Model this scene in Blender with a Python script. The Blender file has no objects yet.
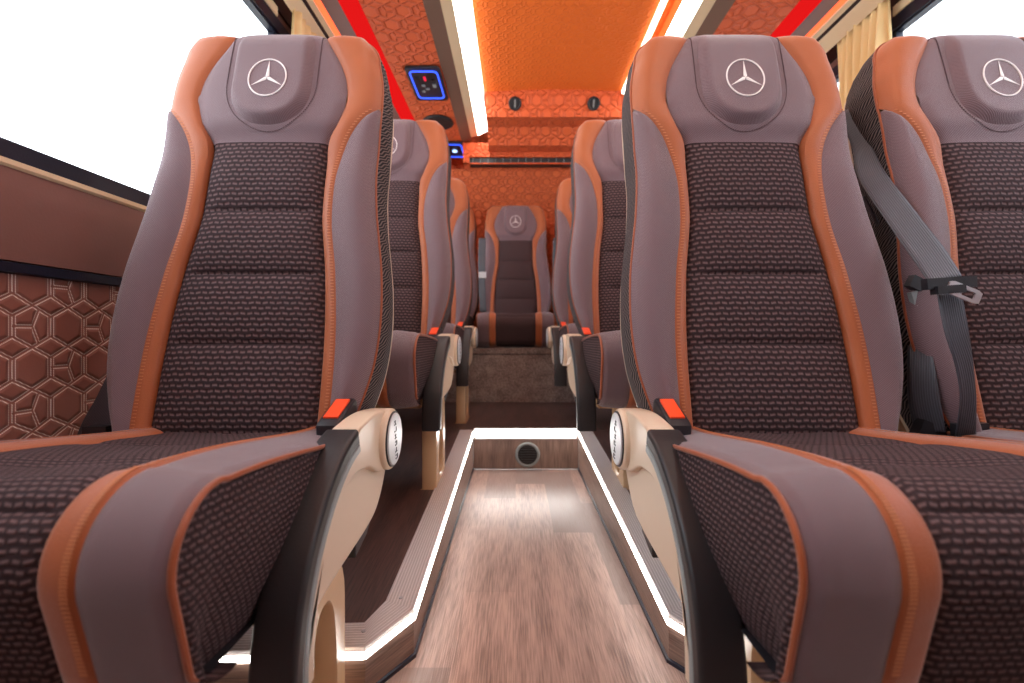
import bpy, math, random
from mathutils import Vector
random.seed(7)
PI = math.pi
sc = bpy.context.scene
COL = sc.collection
EYE = 0.54          # camera height above the aisle floor
F = 455.0

def W(px, py, d):   # a point seen at pixel (px,py) of the photograph, d metres down the bus
    return Vector(((px-515.6)*d/F, d, EYE-(py-335.0)*d/F))

def lin(c):
    c = c/255.0
    return c/12.92 if c <= 0.04045 else ((c+0.055)/1.055)**2.4
def rgb(r, g, b): return (lin(r), lin(g), lin(b), 1.0)

# ------------------------------------------------------------------ node helpers
class N:
    """socket wrapper with arithmetic"""
    def __init__(s, nt, sock): s.nt, s.s = nt, sock
    def _m(s, op, *o):
        n = s.nt.nodes.new('ShaderNodeMath'); n.operation = op
        for i, a in enumerate((s,)+o):
            if isinstance(a, N): s.nt.links.new(a.s, n.inputs[i])
            else: n.inputs[i].default_value = a
        return N(s.nt, n.outputs[0])
    def __add__(s, o): return s._m('ADD', o)
    def __sub__(s, o): return s._m('SUBTRACT', o)
    def __mul__(s, o): return s._m('MULTIPLY', o)
    def __truediv__(s, o): return s._m('DIVIDE', o)
    def fract(s): return s._m('FRACT')
    def floor(s): return s._m('FLOOR')
    def abs(s): return s._m('ABSOLUTE')
    def sin(s): return s._m('SINE')
    def mod(s, o): return s._m('FLOORED_MODULO', o)
    def min(s, o): return s._m('MINIMUM', o)
    def max(s, o): return s._m('MAXIMUM', o)
    def lt(s, o): return s._m('LESS_THAN', o)
    def gt(s, o): return s._m('GREATER_THAN', o)
    def step(s, a, b):
        n = s.nt.nodes.new('ShaderNodeMapRange'); n.interpolation_type = 'SMOOTHSTEP'
        s.nt.links.new(s.s, n.inputs[0])
        n.inputs[1].default_value = a; n.inputs[2].default_value = b
        n.inputs[3].default_value = 0; n.inputs[4].default_value = 1
        return N(s.nt, n.outputs[0])

def new_mat(name):
    m = bpy.data.materials.new(name); m.use_nodes = True
    nt = m.node_tree; nt.nodes.clear()
    out = nt.nodes.new('ShaderNodeOutputMaterial')
    b = nt.nodes.new('ShaderNodeBsdfPrincipled')
    nt.links.new(b.outputs[0], out.inputs[0])
    return m, nt, b
def uv(nt):
    t = nt.nodes.new('ShaderNodeUVMap')
    s = nt.nodes.new('ShaderNodeSeparateXYZ'); nt.links.new(t.outputs[0], s.inputs[0])
    return N(nt, s.outputs[0]), N(nt, s.outputs[1]), t
def mix(nt, f, a, b):
    n = nt.nodes.new('ShaderNodeMix'); n.data_type = 'RGBA'
    if isinstance(f, N): nt.links.new(f.s, n.inputs[0])
    else: n.inputs[0].default_value = f
    for k, v in ((6, a), (7, b)):
        if isinstance(v, tuple): n.inputs[k].default_value = v
        else: nt.links.new(v, n.inputs[k])
    return n.outputs[2]
def bump(nt, b, h, dist, strength=1.0):
    n = nt.nodes.new('ShaderNodeBump'); n.inputs['Strength'].default_value = strength
    n.inputs['Distance'].default_value = dist
    nt.links.new(h.s, n.inputs['Height']); nt.links.new(n.outputs[0], b.inputs['Normal'])
def noise(nt, vec, scale, detail=3, stretch=None):
    n = nt.nodes.new('ShaderNodeTexNoise'); n.inputs['Scale'].default_value = scale
    n.inputs['Detail'].default_value = detail
    if stretch:
        mp = nt.nodes.new('ShaderNodeMapping'); mp.inputs['Scale'].default_value = stretch
        nt.links.new(vec, mp.inputs[0]); vec = mp.outputs[0]
    nt.links.new(vec, n.inputs['Vector'])
    return N(nt, n.outputs[0])

def plain(name, col, rough=0.6, metal=0.0, spec=0.5, bump_s=None, coat=0):
    m, nt, b = new_mat(name)
    b.inputs['Base Color'].default_value = col
    b.inputs['Roughness'].default_value = rough; b.inputs['Metallic'].default_value = metal
    b.inputs['Specular IOR Level'].default_value = spec
    b.inputs['Coat Weight'].default_value = coat
    tc = nt.nodes.new('ShaderNodeTexCoord')
    ns = noise(nt, tc.outputs['Object'], bump_s or 300, 2)
    bump(nt, b, ns, 0.0004, 0.5)
    return m
def emit(name, col, strength):
    m = bpy.data.materials.new(name); m.use_nodes = True
    nt = m.node_tree; nt.nodes.clear()
    out = nt.nodes.new('ShaderNodeOutputMaterial'); e = nt.nodes.new('ShaderNodeEmission')
    e.inputs[0].default_value = col; e.inputs[1].default_value = strength
    nt.links.new(e.outputs[0], out.inputs[0]); return m

def fabric_dash(name, dark, light, row=0.0098, dash=0.0128):
    m, nt, b = new_mat(name); u, v, t = uv(nt)
    v = v + (u*(2*PI/0.0256)).sin()*0.0007
    r = v/row
    par = r.floor().mod(2.0)
    x = (u/dash + par*0.5).fract()
    rr = (r.fract()-0.5).abs()
    a = rr.step(0.40, 0.02)
    e = (x-0.5).abs().step(0.48, 0.22)
    f = a*e
    fine = ((u*2100.0).sin()*0.5+0.5)*0.25+0.75
    base = mix(nt, f*fine, dark, light)
    nt.links.new(base, b.inputs['Base Color'])
    b.inputs['Roughness'].default_value = 0.85; b.inputs['Specular IOR Level'].default_value = 0.2
    bump(nt, b, f, 0.0016); return m
def fabric_mesh(name, c1, c2, p=0.0031):
    m, nt, b = new_mat(name); u, v, t = uv(nt)
    f = ((u*(2*PI/p)).sin()*(v*(2*PI/p)).sin())*0.5+0.5
    f = f.step(0.25, 0.8)
    big = noise(nt, t.outputs[0], 9, 2)
    base = mix(nt, f, c1, c2)
    nt.links.new(base, b.inputs['Base Color'])
    b.inputs['Roughness'].default_value = 0.62; b.inputs['Specular IOR Level'].default_value = 0.45
    b.inputs['Sheen Weight'].default_value = 0.5; b.inputs['Sheen Roughness'].default_value = 0.4
    bump(nt, b, f + big*6.0, 0.0005); return m
def fabric_diag(name, c1, c2, p=0.0075):
    m, nt, b = new_mat(name); u, v, t = uv(nt)
    zig = ((v/0.026).fract()-0.5).abs()*0.010
    f = ((u*0.75 + v + zig)*(2*PI/p)).sin()*0.5+0.5
    f = f.step(0.45, 0.8)
    nt.links.new(mix(nt, f, c1, c2), b.inputs['Base Color'])
    b.inputs['Roughness'].default_value = 0.8; b.inputs['Specular IOR Level'].default_value = 0.25
    bump(nt, b, f, 0.0015); return m
def leather(name, col, rough=0.5):
    m, nt, b = new_mat(name); u, v, t = uv(nt)
    ns = noise(nt, t.outputs[0], 420, 3)
    big = noise(nt, t.outputs[0], 14, 2)
    c2 = tuple(x*0.86 for x in col[:3])+(1,)
    nt.links.new(mix(nt, big, c2, col), b.inputs['Base Color'])
    b.inputs['Roughness'].default_value = rough; b.inputs['Specular IOR Level'].default_value = 0.4
    b.inputs['Sheen Weight'].default_value = 0.35; b.inputs['Sheen Roughness'].default_value = 0.4
    bump(nt, b, ns + big*3.0, 0.0006); return m
def quilt(name, col, stitch_or_shade, cw=0.064, ch=0.074, rough=0.5, depth=0.006):
    """elongated hexagons touching at their tips, rhombi between, every other hexagon split by a three-ray star"""
    m, nt, b = new_mat(name); u, v, t = uv(nt)
    U = u/cw; V = v/ch
    iu = U.floor(); iv = V.floor()
    fu = U.fract()-0.5; fv = V.fract()-0.5
    au = fu.abs(); av = fv.abs()
    dh = (av-(au*(-0.52)+0.5)).abs()*0.86
    side = (au-0.455).abs() + (av-0.27).max(0.0)*3.0
    d = dh.min(side)
    chk = (iu+iv).mod(2.0)
    # star rays, inside the hexagon only
    outside = (av-(au*(-0.52)+0.5)).max(0.0)*20.0 + (1.0*1.0) if False else (av-(au*(-0.52)+0.5)).max(0.0)*20.0
    r1 = fv.abs() + (fu).max(0.0)*6.0
    r2 = ((av*0.42 - fu)*0.92).abs() + (fu*(-1.0)).max(0.0)*6.0
    ds = r1.min(r2) + outside + (chk*(-1.0)+1.0)*10.0
    dd = d.min(ds)
    h = dd.step(0.0, 0.13)
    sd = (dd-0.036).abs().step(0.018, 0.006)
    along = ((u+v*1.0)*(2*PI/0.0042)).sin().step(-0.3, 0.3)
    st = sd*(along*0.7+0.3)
    nt.links.new(mix(nt, st, col, stitch_or_shade), b.inputs['Base Color'])
    b.inputs['Roughness'].default_value = rough; b.inputs['Specular IOR Level'].default_value = 0.35
    ns = noise(nt, t.outputs[0], 350, 2)
    bump(nt, b, h + ns*0.06, depth); return m
def wood(name, c1, c2, c3, pw=0.105, pl=0.55, rough=0.38):
    m, nt, b = new_mat(name); u, v, t = uv(nt)
    col_i = (u/pw).floor()
    off = (col_i*12.9898).sin()*43.17
    row_i = (v/pl + off.fract()).floor()
    rnd = ((col_i*7.13+row_i*3.71).sin()*917.3).fract()
    gr = noise(nt, t.outputs[0], 60, 5, (6.0, 0.25, 1))
    g2 = noise(nt, t.outputs[0], 9, 3, (3.0, 0.4, 1))
    base = mix(nt, rnd, c1, c2)
    base = mix(nt, (gr*0.65+g2*0.5).step(0.42, 0.78), base, c3)
    nt.links.new(base, b.inputs['Base Color'])
    b.inputs['Roughness'].default_value = rough; b.inputs['Specular IOR Level'].default_value = 0.5
    bump(nt, b, gr, 0.0008); return m
def carpet(name, c1, c2):
    m, nt, b = new_mat(name); tc = nt.nodes.new('ShaderNodeTexCoord')
    ns = noise(nt, tc.outputs['Object'], 110, 4); n2 = noise(nt, tc.outputs['Object'], 18, 2)
    nt.links.new(mix(nt, (ns*0.7+n2*0.4).step(0.4, 0.7), c1, c2), b.inputs['Base Color'])
    b.inputs['Roughness'].default_value = 0.95; bump(nt, b, ns, 0.004); return m
def grooved(name):
    m, nt, b = new_mat(name); u, v, t = uv(nt)
    f = ((u*(2*PI/0.0052)).sin()*0.5+0.5).step(0.3, 0.7)
    nt.links.new(mix(nt, f, rgb(218,210,210), rgb(242,236,236)), b.inputs['Base Color'])
    b.inputs['Metallic'].default_value = 0.2; b.inputs['Roughness'].default_value = 0.35
    bump(nt, b, f, 0.0012); return m
def belt_mat(name):
    m, nt, b = new_mat(name); u, v, t = uv(nt)
    f = (u*(2*PI/0.0035)).sin()*0.5+0.5
    nt.links.new(mix(nt, f, rgb(58,58,66), rgb(82,82,90)), b.inputs['Base Color'])
    b.inputs['Roughness'].default_value = 0.42; b.inputs['Specular IOR Level'].default_value = 0.6
    bump(nt, b, f, 0.0006); return m
def perforated(name):
    m, nt, b = new_mat(name); u, v, t = uv(nt)
    f = ((u*(2*PI/0.006)).sin()*(v*(2*PI/0.006)).sin())
    nt.links.new(mix(nt, f.step(0.1, 0.5), rgb(46,42,40), rgb(12,11,11)), b.inputs['Base Color'])
    b.inputs['Roughness'].default_value = 0.5; return m
def glass_mat():
    m = bpy.data.materials.new('window glass'); m.use_nodes = True
    nt = m.node_tree; nt.nodes.clear()
    out = nt.nodes.new('ShaderNodeOutputMaterial'); mx = nt.nodes.new('ShaderNodeMixShader')
    t = nt.nodes.new('ShaderNodeBsdfTransparent'); g = nt.nodes.new('ShaderNodeBsdfGlossy')
    g.inputs['Roughness'].default_value = 0.02; t.inputs[0].default_value = (0.96, 0.97, 0.98, 1)
    mx.inputs[0].default_value = 0.05; nt.links.new(t.outputs[0], mx.inputs[1]); nt.links.new(g.outputs[0], mx.inputs[2])
    nt.links.new(mx.outputs[0], out.inputs[0]); return m

M = dict(
    dash=fabric_dash('dark woven fabric', rgb(54,40,42), rgb(118,94,94)),
    mauve=fabric_mesh('mauve mesh fabric', rgb(108,82,87), rgb(136,109,114)),
    diag=fabric_diag('black zigzag fabric', rgb(30,26,30), rgb(118,104,102)),
    orange=leather('burnt orange leather', rgb(180,98,56)),
    piping=leather('orange piping', rgb(168,88,52), 0.42),
    thread=plain('orange thread', rgb(204,128,84), 0.7),
    dthread=plain('brown thread', rgb(84,58,62), 0.7),
    white=plain('white embroidery', rgb(245,235,232), 0.6),
    cream=plain('cream plastic', rgb(224,200,174), 0.34, spec=0.5, bump_s=90),
    cream2=plain('cream painted steel', rgb(214,180,142), 0.25, spec=0.6, bump_s=40),
    creamtrim=plain('cream trim', rgb(240,216,176), 0.5),
    blackpl=plain('black plastic', rgb(34,33,38), 0.38, spec=0.5),
    padblack=plain('soft black pad', rgb(40,36,38), 0.45),
    greypl=plain('grey plastic', rgb(140,146,146), 0.4),
    cap=plain('pale grey cap', rgb(205,208,212), 0.35),
    button=plain('orange red button', rgb(255,84,40), 0.35),
    belt=belt_mat('grey belt webbing'),
    steel=plain('brushed steel', rgb(215,215,220), 0.3, metal=0.85, bump_s=8),
    quilt_wall=quilt('brown quilted leather', rgb(150,94,80), rgb(255,236,220), depth=0.0035),
    quilt_roof=quilt('orange quilted leather', rgb(236,108,60), rgb(200,78,44), rough=0.6, depth=0.007),  # darker seam colour paints the crease shade of the quilting
    quilt_dome=quilt('orange quilted fabric', rgb(252,122,44), rgb(246,110,38), cw=0.04, ch=0.05, rough=0.7, depth=0.002),
    quilt_rear=quilt('orange quilted rear lining', rgb(246,122,72), rgb(196,66,36), cw=0.06, ch=0.07, rough=0.6, depth=0.009),  # seam lines darkened to stand for shade in the grooves
    brown=plain('brown leatherette', rgb(132,90,80), 0.5, bump_s=200),
    taupe=plain('taupe trim', rgb(128,100,84), 0.6),
    darktrim=plain('dark brown trim', rgb(48,32,30), 0.6),
    rubber=plain('navy black rubber', rgb(22,26,44), 0.4),
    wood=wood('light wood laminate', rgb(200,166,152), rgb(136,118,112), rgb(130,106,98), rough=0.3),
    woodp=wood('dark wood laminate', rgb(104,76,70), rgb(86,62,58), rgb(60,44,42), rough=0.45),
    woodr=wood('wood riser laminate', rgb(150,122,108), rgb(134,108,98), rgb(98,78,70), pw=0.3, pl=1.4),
    carpet=carpet('grey brown carpet', rgb(134,118,114), rgb(186,168,160)),
    alu=grooved('grooved aluminium'),
    alup=plain('satin aluminium', rgb(205,198,196), 0.3, metal=0.7),
    perf=perforated('perforated black grille'),
    curtain=plain('cream curtain cloth', rgb(242,214,158), 0.85, spec=0.1),
    glass=glass_mat(),
    led=emit('white led diffuser', (1, 0.95, 0.88, 1), 10.5),
    led2=emit('soft light edge', (1, 0.9, 0.75, 1), 3.5),
    ledstep=emit('white step led', (1, 0.95, 0.90, 1), 16.0),
    red=emit('red lit band glow', (1.0, 0.012, 0.012, 1), 0.7),  # red light falling on the band, put in as its own glow
    glow=emit('orange red led', (1.0, 0.12, 0.04, 1), 2.0),
    blue=emit('blue led ring', (0.04, 0.10, 1.0, 1), 2.4),
    bluespot=emit('blue white lamp', (0.35, 0.55, 1.0, 1), 2.5),
    redspot=emit('red indicator', (1.0, 0.03, 0.08, 1), 0.9),
    facade=plain('pale facade', rgb(235,236,240), 0.8),
    fwin=plain('pale blue facade glass', rgb(140,150,182), 0.5),
    ground=plain('pale paving', rgb(190,186,180), 0.9),
)

# ------------------------------------------------------------------ mesh helpers
class MB:
    def __init__(s): s.v, s.f, s.uv, s.mi = [], [], [], []
    def grid(s, P, UV=None, mi=0, flip=False, closed=False):
        """P[r][c] points"""
        b = len(s.v); R, C = len(P), len(P[0])
        for r in range(R):
            for c in range(C):
                s.v.append(tuple(P[r][c])); s.uv.append(tuple(UV[r][c]) if UV else (P[r][c][0], P[r][c][2]))
        CC = C if closed else C-1
        for r in range(R-1):
            for c in range(CC):
                c2 = (c+1) % C
                q = (b+r*C+c, b+r*C+c2, b+(r+1)*C+c2, b+(r+1)*C+c)
                s.f.append(q[::-1] if flip else q); s.mi.append(mi)
    def poly(s, pts, uvs=None, mi=0, flip=False):
        b = len(s.v)
        for i, p in enumerate(pts):
            s.v.append(tuple(p)); s.uv.append(tuple(uvs[i]) if uvs else (p[0], p[2]))
        idx = list(range(b, b+len(pts)))
        s.f.append(idx[::-1] if flip else idx); s.mi.append(mi)
    def box(s, x0, x1, y0, y1, z0, z1, mi=0):
        c = [(x, y, z) for z in (z0, z1) for y in (y0, y1) for x in (x0, x1)]
        for q, ax in (((0,2,3,1),2),((4,5,7,6),2),((0,1,5,4),1),((2,6,7,3),1),((0,4,6,2),0),((1,3,7,5),0)):
            pts = [c[i] for i in q]
            if ax == 2: u = [(p[0], p[1]) for p in pts]
            elif ax == 1: u = [(p[0], p[2]) for p in pts]
            else: u = [(p[1], p[2]) for p in pts]
            s.poly(pts, u, mi)
    def tube(s, pts, r, n=8, mi=0, closed=False, cap=True):
        pts = [Vector(p) for p in pts]; L = len(pts); rings = []; UV = []
        up = None; acc = 0
        for i, p in enumerate(pts):
            if closed: d = pts[(i+1) % L]-pts[i-1]
            else: d = pts[min(i+1, L-1)]-pts[max(i-1, 0)]
            d.normalize()
            if up is None:
                a = Vector((0,0,1)) if abs(d.z) < 0.9 else Vector((1,0,0))
                up = (a-d*a.dot(d)).normalized()
            else: up = (up-d*up.dot(d)).normalized()
            w = d.cross(up)
            rr = r[i] if isinstance(r, (list, tuple)) else r
            rings.append([p+up*(math.cos(2*PI*k/n)*rr)+w*(math.sin(2*PI*k/n)*rr) for k in range(n)])
            if i: acc += (pts[i]-pts[i-1]).length
            UV.append([(k*rr, acc) for k in range(n)])
        if closed: rings.append(rings[0]); UV.append(UV[0])
        s.grid(rings, UV, mi, closed=True)
        if cap and not closed:
            s.poly(rings[0], None, mi, True); s.poly(rings[-1], None, mi)
    def prism(s, prof, axis, a, b, mi=0, bevel=0.0):
        """closed profile swept along an axis. axis 'x': prof=(y,z); axis 'y': prof=(x,z); axis 'z': (x,y).  bevel rounds the two end caps"""
        def P(p, t):
            return {'x': (t, p[0], p[1]), 'y': (p[0], t, p[1]), 'z': (p[0], p[1], t)}[axis]
        n = len(prof)
        area = sum(prof[i][0]*prof[(i+1) % n][1]-prof[(i+1) % n][0]*prof[i][1] for i in range(n))
        if area < 0: prof = prof[::-1]
        levels = []
        if bevel > 0:
            for k in range(4):
                th = k/3*PI/2
                levels.append((a+bevel*(1-math.sin(th)), bevel*(1-math.cos(th))))
            levels = levels[::-1]
            levels = [(a+bevel*(1-math.sin(k/3*PI/2)), bevel*(1-math.cos(k/3*PI/2))) for k in (3, 2, 1, 0)]
            lv2 = [(b-(t-a), o) for (t, o) in levels[::-1]]
            levels = levels+lv2
        else: levels = [(a, 0), (b, 0)]
        def inset(o):
            if o == 0: return prof
            out = []
            for i in range(n):
                p0, p1, p2 = Vector(prof[i-1]), Vector(prof[i]), Vector(prof[(i+1) % n])
                d1, d2 = (p1-p0), (p2-p1)
                if d1.length < 1e-7 or d2.length < 1e-7: out.append(tuple(p1)); continue
                d1.normalize(); d2.normalize()
                n1, n2 = Vector((-d1.y, d1.x)), Vector((-d2.y, d2.x))
                m = n1+n2
                if m.length < 1e-3: m = n1.copy()
                m.normalize(); c = max(0.5, m.dot(n1))
                out.append(tuple(p1+m*(o/c)))
            return out
        per = [0]
        for i in range(n): per.append(per[-1]+(Vector(prof[(i+1) % n])-Vector(prof[i])).length)
        rows, UV = [], []
        for t, o in levels:
            pr = inset(o); rows.append([P(p, t) for p in pr]+[P(pr[0], t)]); UV.append([(per[i], t) for i in range(n+1)])
        s.grid(rows, UV, mi, flip=(axis == 'y'))
        s.poly(rows[0][:-1], [tuple(p) for p in prof], mi, flip=(axis != 'y'))
        s.poly(rows[-1][:-1], [tuple(p) for p in prof], mi, flip=(axis == 'y'))
    def disc(s, c, r, axis='x', t=0.01, n=32, mi=0, bevel=0.003):
        prof = [(c[0]+r*math.cos(2*PI*k/n), c[1]+r*math.sin(2*PI*k/n)) for k in range(n)]
        s.prism(prof, axis, c[2], c[2]+t, mi, bevel)
    def mesh(s, name, mats, smooth=True):
        me = bpy.data.meshes.new(name); me.from_pydata(s.v, [], s.f)
        ul = me.uv_layers.new(name='UVMap')
        for p in me.polygons:
            p.use_smooth = smooth
            for li in p.loop_indices: ul.data[li].uv = s.uv[me.loops[li].vertex_index]
        for m in mats: me.materials.append(m)
        for p, k in zip(me.polygons, s.mi): p.material_index = k
        me.validate(); me.update()
        if smooth: me.set_sharp_from_angle(angle=math.radians(42))
        return me

def fix_normals(me):
    import bmesh
    bm = bmesh.new(); bm.from_mesh(me)
    bmesh.ops.recalc_face_normals(bm, faces=bm.faces); bm.to_mesh(me); bm.free()

MESHES = {}
def link(name, me, parent=None):
    o = bpy.data.objects.new(name, me); COL.objects.link(o)
    if parent is not None: o.parent = parent
    return o
def obj(name, mb, mats, parent=None, smooth=True, recalc=False):
    if not isinstance(mats, (list, tuple)): mats = [mats]
    me = mb.mesh(name, mats, smooth)
    if recalc: fix_normals(me)
    return link(name, me, parent)
def tag(o, label, cat, group=None):
    o['label'] = label; o['category'] = cat
    if group: o['group'] = group
    return o
def struct(o): o['kind'] = 'structure'; return o
def thing(name, label, cat, loc=(0,0,0), group=None):
    o = bpy.data.objects.new(name, None); COL.objects.link(o); o.location = loc
    o.empty_display_size = 0.1
    return tag(o, label, cat, group)

def interp(tab, t):
    """smooth (Catmull-like cosine free) monotone table lookup"""
    if t <= tab[0][0]: return tab[0][1]
    for i in range(len(tab)-1):
        t0, a = tab[i]; t1, b = tab[i+1]
        if t <= t1:
            h = t1-t0; u = (t-t0)/h
            ma = ((b-a)/h if i == 0 else (b-tab[i-1][1])/(t1-tab[i-1][0]))
            mb_ = ((b-a)/h if i+2 >= len(tab) else (tab[i+2][1]-a)/(tab[i+2][0]-t0))
            u2, u3 = u*u, u*u*u
            return (2*u3-3*u2+1)*a+(u3-2*u2+u)*h*ma+(-2*u3+3*u2)*b+(u3-u2)*h*mb_
    return tab[-1][1]
def sstep(a, b, x):
    x = max(0, min(1, (x-a)/(b-a))); return x*x*(3-2*x)

# ------------------------------------------------------------------ passenger seat
REC = 12.8*PI/180
TK = 1.033
HB = 0.364
TTOP = 0.812
T_HEAD = 0.559
T_MERGE = 0.636
SEAMS = [0.0, 0.157, 0.288, 0.414, T_HEAD]
WC = [(-0.06,.148),(0.0,.148),(.157,.146),(.288,.136),(.38,.122),(.414,.119),(.5,.118),(.559,.119),(.60,.138),(.645,.151),(.69,.148),(.73,.134),(.77,.112),(.812,.088)]
WO = [(-0.06,.168),(0.0,.172),(.157,.172),(.288,.160),(.38,.145),(.45,.142),(.5,.146),(.559,.161),(.60,.184),(.636,.217)]
WE = [(-0.06,.188),(0.0,.200),(.05,.219),(.12,.238),(.2,.245),(.288,.241),(.36,.231),(.414,.223),(.5,.216),(.559,.217),(.636,.218),(.70,.216),(.752,.206)]
def we(t):
    if t <= 0.752: return interp(WE, t)
    k = min(1.0, (t-0.752)/0.06)
    return 0.206-0.058*(1-math.sqrt(max(0, 1-k*k)))
def wc(t): return interp(WC, t)
def wo(t):
    if t >= T_MERGE: return we(t)-0.004
    return min(interp(WO, t), we(t)-0.004)
def frame(s, t, fwd, side=0.0):
    t = t*TK
    return Vector((s, t*math.sin(REC)-fwd*math.cos(REC), HB+t*math.cos(REC)+fwd*math.sin(REC)*1.0))
def fwd(s, t):
    a = abs(s); c, o, e = wc(t), wo(t), we(t)
    low = 1-sstep(0.45, 0.62, t)
    ridge = 0.008+0.020*low
    if a <= c:
        x = a/max(c, 1e-5)
        b = 0.006*(1-x**4)
        if t < T_HEAD:
            for i in range(4):
                if SEAMS[i] <= t <= SEAMS[i+1]:
                    k = (t-SEAMS[i])/(SEAMS[i+1]-SEAMS[i])
                    b += 0.012*(max(0, math.sin(PI*k))**0.45)*(1-x**6)
            b -= 0.004*sstep(0.9, 1.0, x)
        else:
            k = (t-T_HEAD)
            b += 0.016*sstep(0, 0.04, k)+0.004
            b -= 0.006*sstep(0.9, 1.0, x)
    elif a <= o or t >= T_MERGE:
        x = (a-c)/max(1e-5, (o-c))
        hi = ridge*0.35
        b = 0.004 + hi*x**0.9 + 0.004*math.sin(PI*min(1, x))
        if t >= T_HEAD-0.05:
            hd = sstep(T_HEAD-0.05, T_HEAD+0.05, t)
            b = b*(1-hd)+hd*(0.018+0.006*math.sin(PI*min(1, x)))
    else:
        x = (a-o)/max(1e-5, (e-o))
        hd = sstep(T_HEAD-0.05, T_HEAD+0.05, t)
        st = (0.004+ridge*0.35)*(1-hd)+hd*0.018
        b = st + (0.010+0.008*low)*math.sin(PI*min(1, x*0.9))*(1-0.4*hd) - 0.002*(1-sstep(0, 0.08, x))
    r = 0.03
    d = min(e-a, (TTOP-t)*1.0)
    if d < r: b -= (r-math.sqrt(max(0, r*r-(r-max(0, d))**2)))*0.85
    return b
def tvals(t0, t1, n): return [t0+(t1-t0)*i/n for i in range(n+1)]
def top_rows(a):   # rows crowding towards the rounded top
    return [a+(TTOP-a)*math.sin(PI/2*i/16) for i in range(17)]

def stitch_row(mb, pts, nrm, dirs, ln, wd, mi):
    for p, d, n in zip(pts, dirs, nrm):
        w = d.cross(n).normalized()
        a, b = p-d*ln/2, p+d*ln/2
        q = [a-w*wd/2, b-w*wd/2, b+w*wd/2, a+w*wd/2]
        top = [x+n*0.0009 for x in q]
        base = len(mb.v)
        for x in q+top: mb.v.append(tuple(x)); mb.uv.append((x.x, x.z))
        for f in ((4,5,6,7),(0,1,5,4),(1,2,6,5),(2,3,7,6),(3,0,4,7)):
            mb.f.append([base+i for i in f]); mb.mi.append(mi)

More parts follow.
